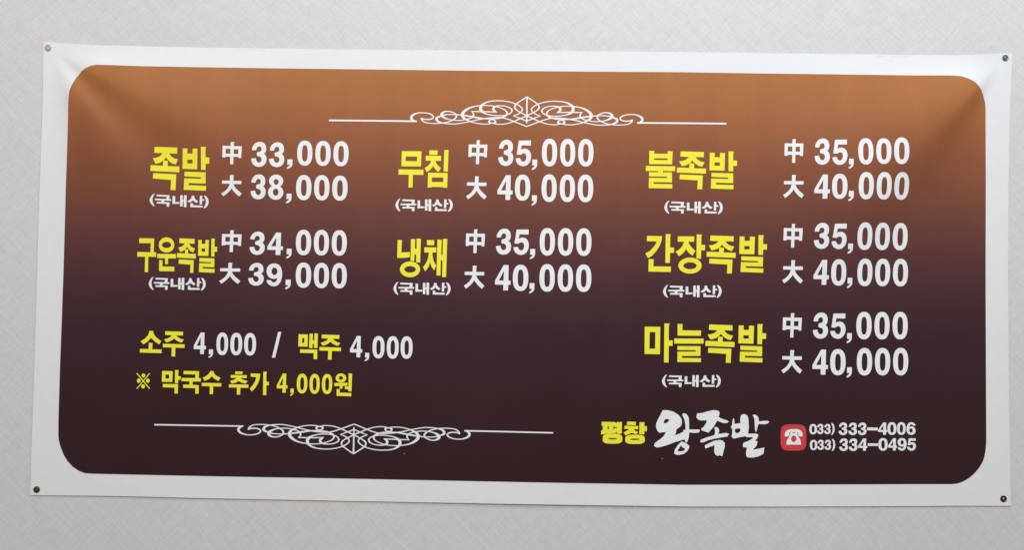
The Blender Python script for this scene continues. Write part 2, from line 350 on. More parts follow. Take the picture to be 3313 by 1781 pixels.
# every printed word: part name, ink, pieces; a piece is a letter set in a box or a traced outline
PRINT = [
    ['dish_name','yellow',[['족',[-7281,1516,-6724,2354]],['발',[-6666,1514,-6143,2365]]]],
    ['origin_note','white',[['국내산',[-7286,1448,-6154,1426,-6151,1172,-7285,1196]]]],
    ['size_mark','white',[['中',[-5894,2034,-5522,2467]]]],
    ['price','white',[['3',[-5345,1994,-5049,2483]],['3',[-5005,1997,-4710,2484]],[',',[-4657,1967,-4551,2156]],['0',[-4465,2036,-4170,2528]],['0',[-4114,2037,-3815,2527]],['0',[-3762,2035,-3464,2526]]]],
    ['size_mark','white',[['大',[-5913,1413,-5519,1828]]]],
    ['price','white',[['3',[-5348,1361,-5059,1850]],['8',[-5012,1360,-4719,1852]],[',',[-4664,1294,-4560,1485]],['0',[-4476,1362,-4179,1854]],['0',[-4127,1363,-3828,1857]],['0',[-3775,1361,-3474,1852]]]],
    ['dish_name','yellow',[['poly',[[[-7486,575],[-7195,573],[-7206,309],[-7157,304],[-7160,216],[-7310,218],[-7313,-82],[-7379,-81],[-7371,217],[-7525,215],[-7522,309],[-7269,305],[-7262,481],[-7486,479]],[[-6809,453],[-6812,422],[-6820,394],[-6833,369],[-6851,347],[-6872,330],[-6898,316],[-6926,308],[-6958,305],[-6989,307],[-7017,315],[-7043,327],[-7065,345],[-7083,366],[-7096,391],[-7104,418],[-7107,449],[-7105,480],[-7096,508],[-7083,533],[-7065,555],[-7044,572],[-7018,586],[-6990,594],[-6959,597],[-6927,595],[-6899,587],[-6873,575],[-6851,557],[-6833,536],[-6820,511],[-6812,484]],[[-7137,276],[-6776,277],[-6777,191],[-6927,191],[-6928,77],[-6984,76],[-6987,191],[-7136,192]],[[-7099,155],[-7035,154],[-7034,33],[-6807,30],[-6806,-60],[-7101,-60]]],[[[-6869,452],[-6871,439],[-6877,426],[-6888,415],[-6902,405],[-6919,398],[-6938,393],[-6958,391],[-6978,392],[-6997,397],[-7014,403],[-7028,413],[-7039,424],[-7045,437],[-7048,450],[-7045,463],[-7039,476],[-7028,487],[-7014,497],[-6997,504],[-6978,509],[-6958,511],[-6938,510],[-6920,506],[-6903,499],[-6888,489],[-6878,478],[-6871,466]]]],['족',[-6757,-86,-6390,584]],['발',[-6348,-79,-5979,588]]]],
    ['origin_note','white',[['국내산',[-7301,-169,-6193,-173,-6190,-428,-7299,-428]]]],
    ['size_mark','white',[['中',[-5893,329,-5509,755]]]],
    ['price','white',[['3',[-5357,281,-5061,735]],['4',[-5012,284,-4711,722]],[',',[-4645,218,-4544,410]],['0',[-4464,287,-4169,784]],['0',[-4116,287,-3821,786]],['0',[-3768,286,-3473,785]]]],
    ['size_mark','white',[['大',[-5932,-289,-5522,123]]]],
    ['price','white',[['3',[-5373,-320,-5071,125]],['9',[-5021,-329,-4719,118]],[',',[-4656,-383,-4551,-194]],['0',[-4456,-349,-4158,143]],['0',[-4106,-353,-3811,142]],['0',[-3758,-353,-3463,142]]]],
    ['dish_name','yellow',[['poly',[[[-2428,2348],[-2044,2350],[-2049,2051],[-2431,2050]],[[-2484,1989],[-2000,1989],[-2001,1887],[-2204,1885],[-2206,1635],[-2288,1636],[-2285,1886],[-2485,1885]],[[-1890,2373],[-1730,2372],[-1734,2285],[-1893,2282]],[[-1960,2265],[-1660,2266],[-1661,2166],[-1770,2166],[-1751,2114],[-1709,2066],[-1659,2032],[-1707,1946],[-1760,1989],[-1795,2034],[-1814,2071],[-1832,2029],[-1873,1983],[-1937,1941],[-1978,2023],[-1920,2062],[-1875,2112],[-1850,2166],[-1960,2168]],[[-1600,2385],[-1516,2383],[-1526,1956],[-1608,1960]],[[-1910,1932],[-1527,1932],[-1533,1643],[-1612,1642],[-1616,1654],[-1831,1655],[-1838,1643],[-1915,1642]]],[[[-2347,2243],[-2127,2244],[-2129,2153],[-2351,2154]],[[-1833,1840],[-1611,1841],[-1614,1753],[-1834,1752]]]]]],
    ['origin_note','white',[['국내산',[-2538,1421,-1419,1428,-1416,1173,-2533,1162]]]],
    ['size_mark','white',[['中',[-1129,2112,-757,2584]]]],
    ['price','white',[['3',[-546,2080,-250,2596]],['5',[-203,2078,98,2586]],[',',[114,2005,219,2212]],['0',[307,2081,605,2626]],['0',[662,2085,958,2629]],['0',[1015,2090,1316,2632]]]],
    ['size_mark','white',[['大',[-1163,1421,-760,1876]]]],
    ['price','white',[['4',[-554,1415,-254,1901]],['0',[-211,1403,88,1914]],[',',[117,1309,220,1513]],['0',[308,1385,604,1926]],['0',[663,1388,961,1926]],['0',[1014,1391,1318,1932]]]],
    ['dish_name','yellow',[['poly',[[[-2483,607],[-2397,606],[-2406,363],[-2243,373],[-2239,275],[-2335,259],[-2485,255]],[[-2222,628],[-2140,625],[-2144,442],[-2111,439],[-2112,638],[-2030,636],[-2038,172],[-2116,175],[-2117,329],[-2147,331],[-2154,197],[-2226,202]],[[-2036,39],[-2038,12],[-2047,-14],[-2061,-39],[-2080,-61],[-2104,-80],[-2132,-96],[-2163,-108],[-2196,-115],[-2230,-118],[-2264,-116],[-2297,-110],[-2328,-99],[-2357,-84],[-2381,-65],[-2401,-43],[-2416,-19],[-2425,7],[-2429,33],[-2426,60],[-2418,86],[-2403,111],[-2384,133],[-2360,152],[-2332,168],[-2301,180],[-2268,187],[-2234,190],[-2200,188],[-2167,182],[-2136,171],[-2108,156],[-2083,137],[-2063,115],[-2048,91],[-2039,65]],[[-1913,613],[-1769,613],[-1773,514],[-1911,513]],[[-1960,471],[-1727,471],[-1728,373],[-1803,372],[-1800,311],[-1779,214],[-1724,109],[-1768,22],[-1815,93],[-1847,183],[-1868,99],[-1934,1],[-1981,79],[-1929,151],[-1892,235],[-1875,318],[-1876,371],[-1960,369]],[[-1709,625],[-1626,623],[-1631,325],[-1605,323],[-1602,640],[-1517,640],[-1531,-107],[-1608,-106],[-1605,218],[-1637,219],[-1640,-78],[-1717,-75]]],[[[-2120,37],[-2122,23],[-2130,10],[-2143,-3],[-2161,-13],[-2181,-21],[-2205,-26],[-2229,-28],[-2254,-27],[-2278,-22],[-2299,-15],[-2317,-5],[-2330,7],[-2339,20],[-2342,35],[-2339,49],[-2331,62],[-2318,75],[-2300,85],[-2280,93],[-2256,98],[-2231,100],[-2207,99],[-2183,94],[-2162,87],[-2144,77],[-2131,65],[-2123,52]]]]]],
    ['origin_note','white',[['국내산',[-2551,-206,-1438,-203,-1434,-461,-2547,-465]]]],
    ['size_mark','white',[['中',[-1156,369,-782,837]]]],
    ['price','white',[['3',[-570,345,-271,855]],['5',[-225,343,75,842]],[',',[95,262,198,463]],['0',[284,336,581,875]],['0',[638,338,937,877]],['0',[994,340,1293,880]]]],
    ['size_mark','white',[['大',[-1182,-327,-783,127]]]],
    ['price','white',[['4',[-577,-351,-272,143]],['0',[-231,-360,72,152]],[',',[91,-405,192,-203]],['0',[287,-366,586,171]],['0',[642,-365,941,172]],['0',[998,-363,1298,173]]]],
    ['dish_name','yellow',[['poly',[[[2405,2414],[2501,2412],[2497,2359],[2762,2357],[2762,2409],[2858,2407],[2850,2151],[2403,2153]],[[2341,2117],[2909,2113],[2906,2018],[2671,2020],[2670,1994],[2849,1994],[2849,1798],[2493,1800],[2491,1768],[2857,1763],[2856,1678],[2397,1681],[2402,1884],[2754,1883],[2756,1908],[2401,1911],[2403,1994],[2577,1993],[2578,2016],[2340,2018]]],[[[2498,2268],[2761,2268],[2759,2234],[2496,2236]]]],['족',[2941,1666,3510,2409]],['발',[3575,1674,4114,2420]]]],
    ['origin_note','white',[['국내산',[2702,1444,3841,1441,3843,1186,2705,1182]]]],
    ['size_mark','white',[['中',[5022,2199,5383,2665]]]],
    ['price','white',[['3',[5588,2161,5878,2676]],['5',[5924,2156,6209,2654]],[',',[6229,2081,6324,2278]],['0',[6411,2164,6696,2679]],['0',[6749,2176,7036,2679]],['0',[7086,2178,7379,2696]]]],
    ['size_mark','white',[['大',[5001,1512,5392,1966]]]],
    ['price','white',[['4',[5587,1502,5882,1972]],['0',[5920,1498,6210,1986]],[',',[6230,1455,6331,1656]],['0',[6421,1493,6709,2020]],['0',[6763,1494,7058,2022]],['0',[7112,1499,7413,2026]]]],
    ['dish_name','yellow',[['poly',[[[2375,748],[2669,745],[2660,663],[2626,563],[2557,452],[2479,361],[2400,312],[2346,405],[2428,450],[2497,521],[2541,582],[2561,642],[2374,642]],[[2738,787],[2838,783],[2825,735],[2825,525],[2902,523],[2899,420],[2824,420],[2823,224],[2734,225]],[[2412,295],[2509,291],[2503,153],[2844,153],[2843,47],[2409,50]],[[2972,744],[3291,745],[3286,642],[3177,640],[3197,589],[3243,529],[3315,465],[3259,369],[3194,419],[3154,468],[3130,503],[3104,448],[3055,397],[2996,356],[2933,446],[3014,497],[3068,567],[3090,639],[2971,641]],[[3337,787],[3440,783],[3427,741],[3429,583],[3503,582],[3500,477],[3427,476],[3424,311],[3336,315]],[[3439,179],[3436,151],[3426,125],[3409,100],[3387,77],[3359,57],[3327,41],[3292,29],[3254,22],[3214,19],[3175,21],[3137,28],[3101,39],[3069,54],[3041,73],[3018,95],[3001,120],[2991,146],[2987,173],[2991,201],[3000,227],[3017,252],[3039,275],[3067,294],[3099,310],[3134,322],[3172,330],[3212,333],[3251,331],[3289,324],[3325,313],[3357,298],[3385,279],[3408,257],[3425,232],[3435,206]]],[[[3342,175],[3339,160],[3330,146],[3315,133],[3294,122],[3270,113],[3242,108],[3214,106],[3185,107],[3157,112],[3133,120],[3112,130],[3097,143],[3087,157],[3084,172],[3087,188],[3096,202],[3112,215],[3132,226],[3156,234],[3184,240],[3212,242],[3241,240],[3269,236],[3293,228],[3314,217],[3329,205],[3339,190]]]],['족',[3531,31,4101,768]],['발',[4168,54,4707,789]]]],
    ['origin_note','white',[['국내산',[2693,-202,3833,-191,3836,-443,2695,-454]]]],
    ['size_mark','white',[['中',[5018,550,5384,1012]]]],
    ['price','white',[['3',[5596,529,5889,1036]],['5',[5935,527,6224,1023]],[',',[6250,442,6352,640]],['0',[6431,518,6725,1052]],['0',[6780,521,7079,1053]],['0',[7137,522,7441,1055]]]],
    ['size_mark','white',[['大',[5009,-147,5406,309]]]],
    ['price','white',[['4',[5607,-167,5904,319]],['0',[5945,-180,6238,335]],[',',[6262,-224,6362,-23]],['0',[6455,-182,6753,353]],['0',[6808,-179,7107,356]],['0',[7163,-178,7464,359]]]],
    ['dish_name','yellow',[['poly',[[[2347,-1024],[2649,-1024],[2646,-1556],[2349,-1555]],[[2727,-956],[2827,-958],[2815,-1010],[2814,-1284],[2892,-1286],[2890,-1390],[2815,-1394],[2816,-1716],[2727,-1714]],[[2983,-961],[3079,-964],[3077,-1086],[3439,-1086],[3435,-1188],[2985,-1190]],[[2921,-1245],[3491,-1242],[3489,-1340],[2922,-1345]],[[2984,-1392],[3431,-1389],[3429,-1578],[3073,-1585],[3073,-1622],[3443,-1622],[3439,-1699],[2985,-1702],[2985,-1501],[3339,-1496],[3340,-1469],[2985,-1471]]],[[[2445,-1127],[2554,-1128],[2553,-1452],[2441,-1452]]]],['족',[3524,-1708,4094,-965]],['발',[4167,-1693,4709,-945]]]],
    ['origin_note','white',[['국내산',[2689,-1946,3831,-1934,3834,-2187,2691,-2199]]]],
    ['size_mark','white',[['中',[5029,-1200,5401,-726]]]],
    ['price','white',[['3',[5612,-1217,5907,-706]],['5',[5953,-1215,6248,-719]],[',',[6272,-1298,6372,-1100]],['0',[6456,-1217,6756,-682]],['0',[6811,-1215,7109,-679]],['0',[7167,-1211,7467,-674]]]],
    ['size_mark','white',[['大',[5013,-1900,5415,-1441]]]],
    ['price','white',[['4',[5613,-1915,5915,-1427]],['0',[5956,-1922,6255,-1412]],[',',[6278,-1966,6378,-1764]],['0',[6473,-1920,6772,-1385]],['0',[6826,-1914,7125,-1381]],['0',[7182,-1910,7479,-1375]]]],
    ['drink_name','yellow',[['poly',[[[-7277,-1224],[-7197,-1225],[-7196,-1267],[-7148,-1339],[-7086,-1390],[-7039,-1422],[-7082,-1483],[-7157,-1437],[-7210,-1386],[-7241,-1355],[-7271,-1397],[-7327,-1450],[-7388,-1486],[-7438,-1427],[-7359,-1377],[-7299,-1309],[-7279,-1258]],[[-7280,-1456],[-7208,-1458],[-7214,-1580],[-7030,-1584],[-7031,-1653],[-7450,-1647],[-7448,-1575],[-7283,-1578]]],[]],['주',[-7009,-1715,-6585,-1226]]]],
    ['drink_price','white',[['4',[-6409,-1662,-6170,-1243]],[',',[-6117,-1732,-6029,-1569]],['0',[-5967,-1676,-5739,-1238]],['0',[-5697,-1676,-5466,-1240]],['0',[-5428,-1678,-5197,-1241]]]],
    ['slash','white',[['poly',[[[-4775,-1212],[-4715,-1213],[-4825,-1714],[-4886,-1713]]],[]]]],
    ['drink_name','yellow',[['poly',[[[-4381,-1254],[-4201,-1256],[-4202,-1495],[-4382,-1492]],[[-4168,-1240],[-4104,-1239],[-4107,-1369],[-4078,-1368],[-4075,-1233],[-4008,-1236],[-4011,-1518],[-4079,-1515],[-4079,-1442],[-4109,-1443],[-4110,-1521],[-4175,-1516]],[[-4346,-1547],[-4014,-1549],[-4013,-1735],[-4083,-1734],[-4082,-1618],[-4348,-1614]]],[[[-4310,-1327],[-4269,-1329],[-4270,-1423],[-4311,-1421]]]],['주',[-3974,-1742,-3553,-1255]]]],
    ['drink_price','white',[['4',[-3378,-1689,-3137,-1273]],[',',[-3087,-1762,-3000,-1599]],['0',[-2939,-1704,-2705,-1270]],['0',[-2661,-1706,-2428,-1269]],['0',[-2391,-1704,-2158,-1268]]]],
    ['reference_mark','yellow',[['poly',[[[-7509,-2054],[-7493,-2041],[-7240,-2337],[-7254,-2353]],[[-7259,-2041],[-7244,-2053],[-7487,-2353],[-7502,-2342]],[[-7335,-2091],[-7337,-2104],[-7343,-2116],[-7352,-2125],[-7364,-2129],[-7376,-2130],[-7388,-2125],[-7398,-2116],[-7405,-2105],[-7407,-2091],[-7405,-2078],[-7399,-2066],[-7390,-2057],[-7378,-2052],[-7365,-2052],[-7354,-2057],[-7344,-2065],[-7337,-2077]],[[-7423,-2193],[-7425,-2207],[-7431,-2219],[-7441,-2229],[-7452,-2234],[-7465,-2234],[-7477,-2229],[-7487,-2220],[-7493,-2208],[-7496,-2194],[-7494,-2179],[-7488,-2167],[-7478,-2158],[-7467,-2153],[-7454,-2152],[-7442,-2157],[-7432,-2166],[-7426,-2179]],[[-7248,-2191],[-7250,-2205],[-7256,-2217],[-7266,-2227],[-7277,-2232],[-7290,-2232],[-7302,-2227],[-7311,-2218],[-7318,-2206],[-7320,-2192],[-7318,-2177],[-7312,-2165],[-7303,-2156],[-7291,-2151],[-7279,-2150],[-7267,-2155],[-7257,-2164],[-7251,-2177]],[[-7338,-2302],[-7339,-2316],[-7345,-2327],[-7355,-2336],[-7367,-2341],[-7379,-2341],[-7391,-2337],[-7401,-2328],[-7407,-2316],[-7410,-2303],[-7408,-2290],[-7402,-2278],[-7392,-2269],[-7381,-2264],[-7368,-2264],[-7356,-2268],[-7347,-2277],[-7340,-2289]]],[]]]],
    ['extra_note','yellow',[['poly',[[[-7012,-1997],[-6808,-2002],[-6811,-2208],[-7013,-2211]],[[-6762,-1977],[-6692,-1980],[-6699,-2026],[-6700,-2097],[-6650,-2098],[-6652,-2165],[-6699,-2166],[-6699,-2235],[-6761,-2234]],[[-6993,-2249],[-6699,-2251],[-6700,-2432],[-6765,-2432],[-6765,-2319],[-6993,-2314]],[[-6596,-1992],[-6295,-1995],[-6300,-2127],[-6256,-2131],[-6259,-2196],[-6415,-2195],[-6419,-2260],[-6295,-2266],[-6297,-2432],[-6362,-2430],[-6362,-2325],[-6599,-2321],[-6598,-2257],[-6481,-2259],[-6477,-2194],[-6634,-2191],[-6632,-2129],[-6370,-2128],[-6364,-2058],[-6597,-2056]],[[-6078,-1987],[-6012,-1992],[-6008,-2028],[-5964,-2074],[-5875,-2117],[-5913,-2179],[-5983,-2146],[-6049,-2090],[-6097,-2143],[-6185,-2180],[-6220,-2121],[-6140,-2076],[-6084,-2018]],[[-6238,-2219],[-5857,-2222],[-5861,-2286],[-6015,-2284],[-6017,-2436],[-6081,-2434],[-6081,-2284],[-6238,-2281]]],[[[-6947,-2065],[-6874,-2068],[-6875,-2144],[-6945,-2145]]]]]],
    ['extra_note','yellow',[['poly',[[[-5591,-1989],[-5448,-1991],[-5451,-2041],[-5593,-2041]],[[-5676,-2059],[-5364,-2061],[-5366,-2114],[-5486,-2116],[-5454,-2144],[-5348,-2172],[-5385,-2224],[-5458,-2208],[-5523,-2176],[-5582,-2210],[-5655,-2226],[-5689,-2176],[-5604,-2151],[-5563,-2115],[-5677,-2113]],[[-5708,-2241],[-5330,-2241],[-5334,-2305],[-5487,-2305],[-5488,-2439],[-5552,-2438],[-5552,-2303],[-5710,-2300]],[[-5289,-2024],[-5107,-2029],[-5115,-2120],[-5148,-2223],[-5203,-2312],[-5264,-2374],[-5304,-2318],[-5245,-2250],[-5200,-2172],[-5181,-2092],[-5289,-2089]],[[-5047,-1987],[-4980,-1992],[-4988,-2036],[-4985,-2180],[-4935,-2185],[-4938,-2250],[-4984,-2252],[-4982,-2443],[-5046,-2441]]],[]]]],
    ['extra_price','yellow',[['4',[-4783,-2392,-4576,-2019]],[',',[-4523,-2454,-4453,-2310]],['0',[-4398,-2402,-4193,-2019]],['0',[-4152,-2408,-3954,-2021]],['0',[-3912,-2409,-3711,-2020]],['poly',[[[-3441,-2093],[-3443,-2113],[-3451,-2132],[-3463,-2149],[-3479,-2163],[-3498,-2173],[-3520,-2180],[-3543,-2183],[-3566,-2181],[-3588,-2175],[-3608,-2164],[-3625,-2151],[-3637,-2134],[-3645,-2116],[-3648,-2096],[-3646,-2077],[-3638,-2058],[-3626,-2041],[-3610,-2027],[-3591,-2016],[-3569,-2009],[-3546,-2007],[-3523,-2009],[-3501,-2015],[-3481,-2025],[-3464,-2039],[-3452,-2055],[-3444,-2074]],[[-3673,-2193],[-3415,-2184],[-3416,-2245],[-3510,-2249],[-3515,-2303],[-3564,-2304],[-3567,-2247],[-3666,-2255]],[[-3397,-2001],[-3328,-2008],[-3335,-2352],[-3396,-2348],[-3397,-2315],[-3464,-2307],[-3465,-2255],[-3394,-2259]],[[-3624,-2307],[-3565,-2312],[-3561,-2379],[-3337,-2382],[-3339,-2446],[-3624,-2441]]],[[[-3503,-2094],[-3506,-2106],[-3513,-2117],[-3523,-2125],[-3537,-2129],[-3551,-2130],[-3565,-2126],[-3576,-2118],[-3583,-2107],[-3586,-2095],[-3583,-2083],[-3576,-2073],[-3566,-2065],[-3552,-2060],[-3538,-2060],[-3524,-2064],[-3513,-2072],[-3506,-2082]]]]]],
    ['town_name','yellow',[['poly',[[[1526,-2879],[1785,-2881],[1798,-2896],[1822,-2896],[1827,-2880],[1920,-2880],[1919,-3103],[1826,-3107],[1823,-3074],[1803,-3074],[1800,-3100],[1700,-3105],[1515,-3123],[1521,-3041],[1550,-3037],[1549,-2964],[1527,-2954]],[[1930,-3203],[1929,-3235],[1924,-3252],[1915,-3265],[1902,-3276],[1885,-3285],[1864,-3291],[1838,-3296],[1804,-3299],[1741,-3301],[1677,-3300],[1643,-3298],[1617,-3294],[1596,-3287],[1579,-3279],[1566,-3269],[1557,-3255],[1551,-3239],[1549,-3206],[1551,-3174],[1556,-3157],[1565,-3144],[1578,-3133],[1594,-3125],[1615,-3118],[1641,-3113],[1675,-3110],[1739,-3109],[1803,-3109],[1836,-3112],[1863,-3116],[1884,-3122],[1901,-3131],[1914,-3141],[1923,-3154],[1928,-3171]],[[2019,-2871],[2191,-2873],[2189,-2937],[2017,-2937]],[[1973,-2950],[2238,-2954],[2234,-3017],[2154,-3014],[2173,-3044],[2239,-3070],[2204,-3116],[2111,-3088],[1992,-3138],[1952,-3079],[2024,-3046],[2061,-3015],[1969,-3013]],[[2262,-2879],[2358,-2880],[2355,-2954],[2408,-2956],[2404,-3052],[2358,-3053],[2356,-3114],[2257,-3112]],[[2367,-3210],[2366,-3240],[2360,-3256],[2351,-3269],[2339,-3279],[2322,-3287],[2301,-3293],[2275,-3297],[2241,-3300],[2178,-3302],[2114,-3302],[2080,-3299],[2054,-3295],[2033,-3290],[2016,-3282],[2003,-3272],[1994,-3260],[1988,-3244],[1986,-3214],[1988,-3184],[1993,-3169],[2002,-3156],[2015,-3146],[2032,-3138],[2053,-3132],[2079,-3127],[2112,-3125],[2176,-3123],[2240,-3123],[2274,-3125],[2300,-3129],[2321,-3135],[2338,-3143],[2351,-3153],[2360,-3165],[2365,-3180]]],[[[1643,-2964],[1667,-2963],[1665,-3023],[1641,-3023]],[[1756,-2965],[1779,-2965],[1779,-2981],[1825,-2980],[1825,-2995],[1779,-2998],[1775,-3018],[1754,-3018]],[[1834,-3203],[1828,-3207],[1812,-3211],[1788,-3214],[1757,-3216],[1725,-3217],[1695,-3215],[1670,-3213],[1654,-3209],[1648,-3204],[1654,-3200],[1670,-3196],[1695,-3192],[1725,-3191],[1757,-3190],[1787,-3192],[1812,-3194],[1828,-3198]],[[2271,-3210],[2265,-3215],[2249,-3220],[2223,-3223],[2192,-3225],[2159,-3226],[2128,-3224],[2103,-3221],[2086,-3217],[2080,-3212],[2086,-3207],[2102,-3203],[2128,-3199],[2159,-3197],[2192,-3197],[2223,-3198],[2248,-3201],[2265,-3205]]]]]],
    ['shop_name','white',[['poly',[[[2709,-2642],[2802,-2639],[2914,-2666],[3020,-2730],[3077,-2809],[3085,-2888],[3061,-2947],[2976,-3012],[2970,-3067],[2953,-3123],[3036,-3093],[3115,-3052],[3174,-3051],[3176,-3193],[3149,-3196],[3057,-3224],[2925,-3265],[2807,-3313],[2675,-3354],[2596,-3364],[2549,-3336],[2553,-3296],[2595,-3250],[2674,-3196],[2733,-3143],[2776,-3063],[2647,-3078],[2607,-3039],[2582,-2967],[2586,-2901],[2618,-2822],[2657,-2749]],[[3086,-2726],[3108,-2696],[3158,-2702],[3201,-2748],[3220,-2813],[3224,-3008],[3418,-3006],[3436,-3021],[3412,-3064],[3333,-3073],[3227,-3064],[3221,-3143],[3196,-3242],[3169,-3262],[3149,-3236],[3129,-3183],[3115,-3052],[3108,-3015],[3152,-3019],[3151,-2920],[3130,-2808]],[[3077,-3243],[3150,-3262],[3227,-3320],[3230,-3353],[3197,-3419],[3125,-3480],[3033,-3503],[2960,-3495],[2937,-3462],[2950,-3403],[3011,-3310]],[[3376,-2693],[3462,-2689],[3567,-2657],[3673,-2630],[3752,-2629],[3806,-2654],[3810,-2701],[3793,-2760],[3873,-2799],[3939,-2818],[3993,-2844],[3960,-2870],[3900,-2878],[3820,-2852],[3767,-2826],[3748,-2866],[3695,-2952],[3597,-3065],[3544,-3046],[3465,-3021],[3458,-2988],[3504,-2955],[3556,-2875],[3565,-2825],[3450,-2830],[3397,-2811],[3361,-2772]],[[3713,-2959],[3752,-2952],[3795,-2978],[3809,-3030],[3789,-3088],[3941,-3066],[4001,-3081],[3968,-3134],[3849,-3155],[3704,-3183],[3598,-3210],[3506,-3251],[3447,-3258],[3446,-3206],[3545,-3165],[3677,-3124],[3717,-3110],[3729,-3044]],[[3533,-3310],[3599,-3276],[3704,-3222],[3810,-3204],[3876,-3214],[3919,-3266],[3917,-3332],[3894,-3424],[3872,-3517],[3812,-3498],[3779,-3515],[3733,-3485],[3712,-3426],[3718,-3308],[3639,-3335],[3547,-3373],[3531,-3336]],[[4085,-2774],[4099,-2803],[4102,-2889],[4219,-2874],[4215,-2776],[4231,-2716],[4291,-2696],[4351,-2722],[4371,-2774],[4385,-2945],[4369,-3077],[4526,-3073],[4566,-3088],[4569,-3115],[4546,-3168],[4507,-3208],[4556,-3227],[4534,-3313],[4461,-3386],[4581,-3365],[4689,-3340],[4671,-3463],[4581,-3510],[4475,-3537],[4382,-3538],[4340,-3519],[4331,-3446],[4348,-3347],[4275,-3335],[4268,-3289],[4288,-3249],[4367,-3222],[4460,-3169],[4460,-3140],[4420,-3143],[4347,-3146],[4320,-3124],[4221,-3144],[4088,-3175],[4048,-3140],[4061,-3067],[4064,-3001],[4033,-2949],[4060,-2909],[4063,-2830]],[[4457,-2714],[4497,-2704],[4537,-2720],[4571,-2766],[4580,-2838],[4657,-2827],[4750,-2823],[4780,-2843],[4751,-2876],[4684,-2892],[4575,-2884],[4558,-2930],[4532,-3036],[4519,-3039],[4505,-2997],[4498,-2891],[4491,-2786]]],[[[2731,-2886],[2737,-2846],[2763,-2813],[2809,-2808],[2836,-2825],[2823,-2858],[2784,-2888],[2738,-2899]],[[3071,-3316],[3098,-3355],[3148,-3381],[3131,-3420],[3072,-3434],[3009,-3432],[3012,-3402],[3045,-3356]],[[4111,-2994],[4153,-2976],[4219,-2980],[4222,-3019],[4187,-3063],[4134,-3069],[4114,-3040]]]]]],
    ['phone_badge','red',[['poly',[[[5504,-3139],[5504,-3235],[5501,-3272],[5496,-3299],[5489,-3321],[5479,-3339],[5467,-3354],[5453,-3367],[5435,-3376],[5413,-3384],[5387,-3390],[5350,-3393],[5255,-3395],[5160,-3396],[5123,-3393],[5096,-3388],[5075,-3381],[5057,-3371],[5042,-3359],[5030,-3345],[5021,-3327],[5013,-3305],[5008,-3278],[5005,-3241],[5003,-3145],[5004,-3049],[5007,-3011],[5012,-2984],[5019,-2962],[5029,-2944],[5040,-2929],[5055,-2917],[5073,-2907],[5094,-2899],[5121,-2894],[5158,-2890],[5253,-2888],[5348,-2888],[5385,-2891],[5412,-2896],[5433,-2903],[5451,-2912],[5465,-2924],[5477,-2939],[5487,-2957],[5495,-2978],[5500,-3006],[5503,-3043]]],[]]]],
    ['telephone_symbol','white',[['poly',[[[5082,-3122],[5082,-3081],[5100,-3026],[5137,-2995],[5199,-2978],[5318,-2977],[5378,-2992],[5414,-3026],[5431,-3077],[5428,-3117],[5367,-3118],[5340,-3092],[5327,-3051],[5327,-3027],[5186,-3029],[5186,-3053],[5175,-3091],[5148,-3121]],[[5194,-3026],[5321,-3025],[5327,-3078],[5351,-3127],[5390,-3192],[5404,-3277],[5114,-3280],[5123,-3206],[5162,-3140],[5186,-3085]]],[[[5311,-3166],[5309,-3182],[5304,-3197],[5295,-3211],[5285,-3221],[5272,-3227],[5258,-3230],[5245,-3228],[5232,-3222],[5221,-3212],[5213,-3199],[5207,-3183],[5205,-3167],[5207,-3151],[5212,-3135],[5221,-3122],[5231,-3112],[5244,-3105],[5258,-3103],[5271,-3105],[5284,-3111],[5295,-3121],[5303,-3134],[5309,-3149]],[[5230,-3037],[5285,-3036],[5285,-3054],[5230,-3054]],[[5175,-3042],[5187,-3042],[5185,-3088],[5172,-3096]],[[5329,-3040],[5341,-3040],[5347,-3094],[5332,-3086]]]]]],
    ['phone_number','white',[['0',[5562,-3074,5708,-2876]],['3',[5708,-3069,5835,-2870]],['3',[5845,-3067,5974,-2871]],[')',[5982,-3083,6052,-2851]],['3',[6127,-3083,6296,-2837]],['3',[6315,-3080,6484,-2837]],['3',[6498,-3078,6668,-2834]],['-',[6681,-2983,6886,-2928]],['4',[6893,-3066,7075,-2828]],['0',[7075,-3066,7251,-2820]],['0',[7262,-3064,7432,-2818]],['6',[7447,-3062,7625,-2816]]]],
    ['phone_number','white',[['0',[5574,-3380,5716,-3183]],['3',[5716,-3375,5844,-3179]],['3',[5855,-3373,5983,-3177]],[')',[5994,-3393,6065,-3158]],['3',[6139,-3390,6311,-3145]],['3',[6325,-3388,6494,-3143]],['4',[6507,-3380,6686,-3140]],['-',[6694,-3285,6894,-3236]],['0',[6900,-3376,7081,-3130]],['4',[7089,-3368,7265,-3131]],['9',[7273,-3371,7449,-3126]],['5',[7460,-3369,7631,-3127]]]],
]

def pieces(items):
    sol, hol = [], []
    for it in items:
        if it[0] == 'poly':
            sol += [mm(P) for P in it[1]]; hol += [mm(P) for P in it[2]]
            continue
        g, b = GLYPH[it[0]], [c * 1e-4 for c in it[1]]
        if len(b) == 4:
            q = ((b[0], b[3]), (b[2], b[3]), (b[2], b[1]), (b[0], b[1]))
        else:
            q = ((b[0], b[1]), (b[2], b[3]), (b[4], b[5]), (b[6], b[7]))
        def put(p):
            u, v = p[0] / 1000, p[1] / 1000
            return tuple((1 - v) * ((1 - u) * q[0][k] + u * q[1][k]) + v * ((1 - u) * q[3][k] + u * q[2][k]) for k in (0, 1))
        sol += [[put(p) for p in P] for P in g[0]]; hol += [[put(p) for p in P] for P in g[1]]
    return sol, hol

badge = None
for name, mat, items in PRINT:
    sol, hol = pieces(items)
    o = print_on(name, sol, hol, M[mat], 0.0016 if name == 'telephone_symbol' else 0.0012,
                 badge if name == 'telephone_symbol' else None)
    if name == 'phone_badge':
        badge = o; o['label'] = 'red rounded square badge'
    elif name == 'telephone_symbol': o['label'] = 'white dial telephone symbol'

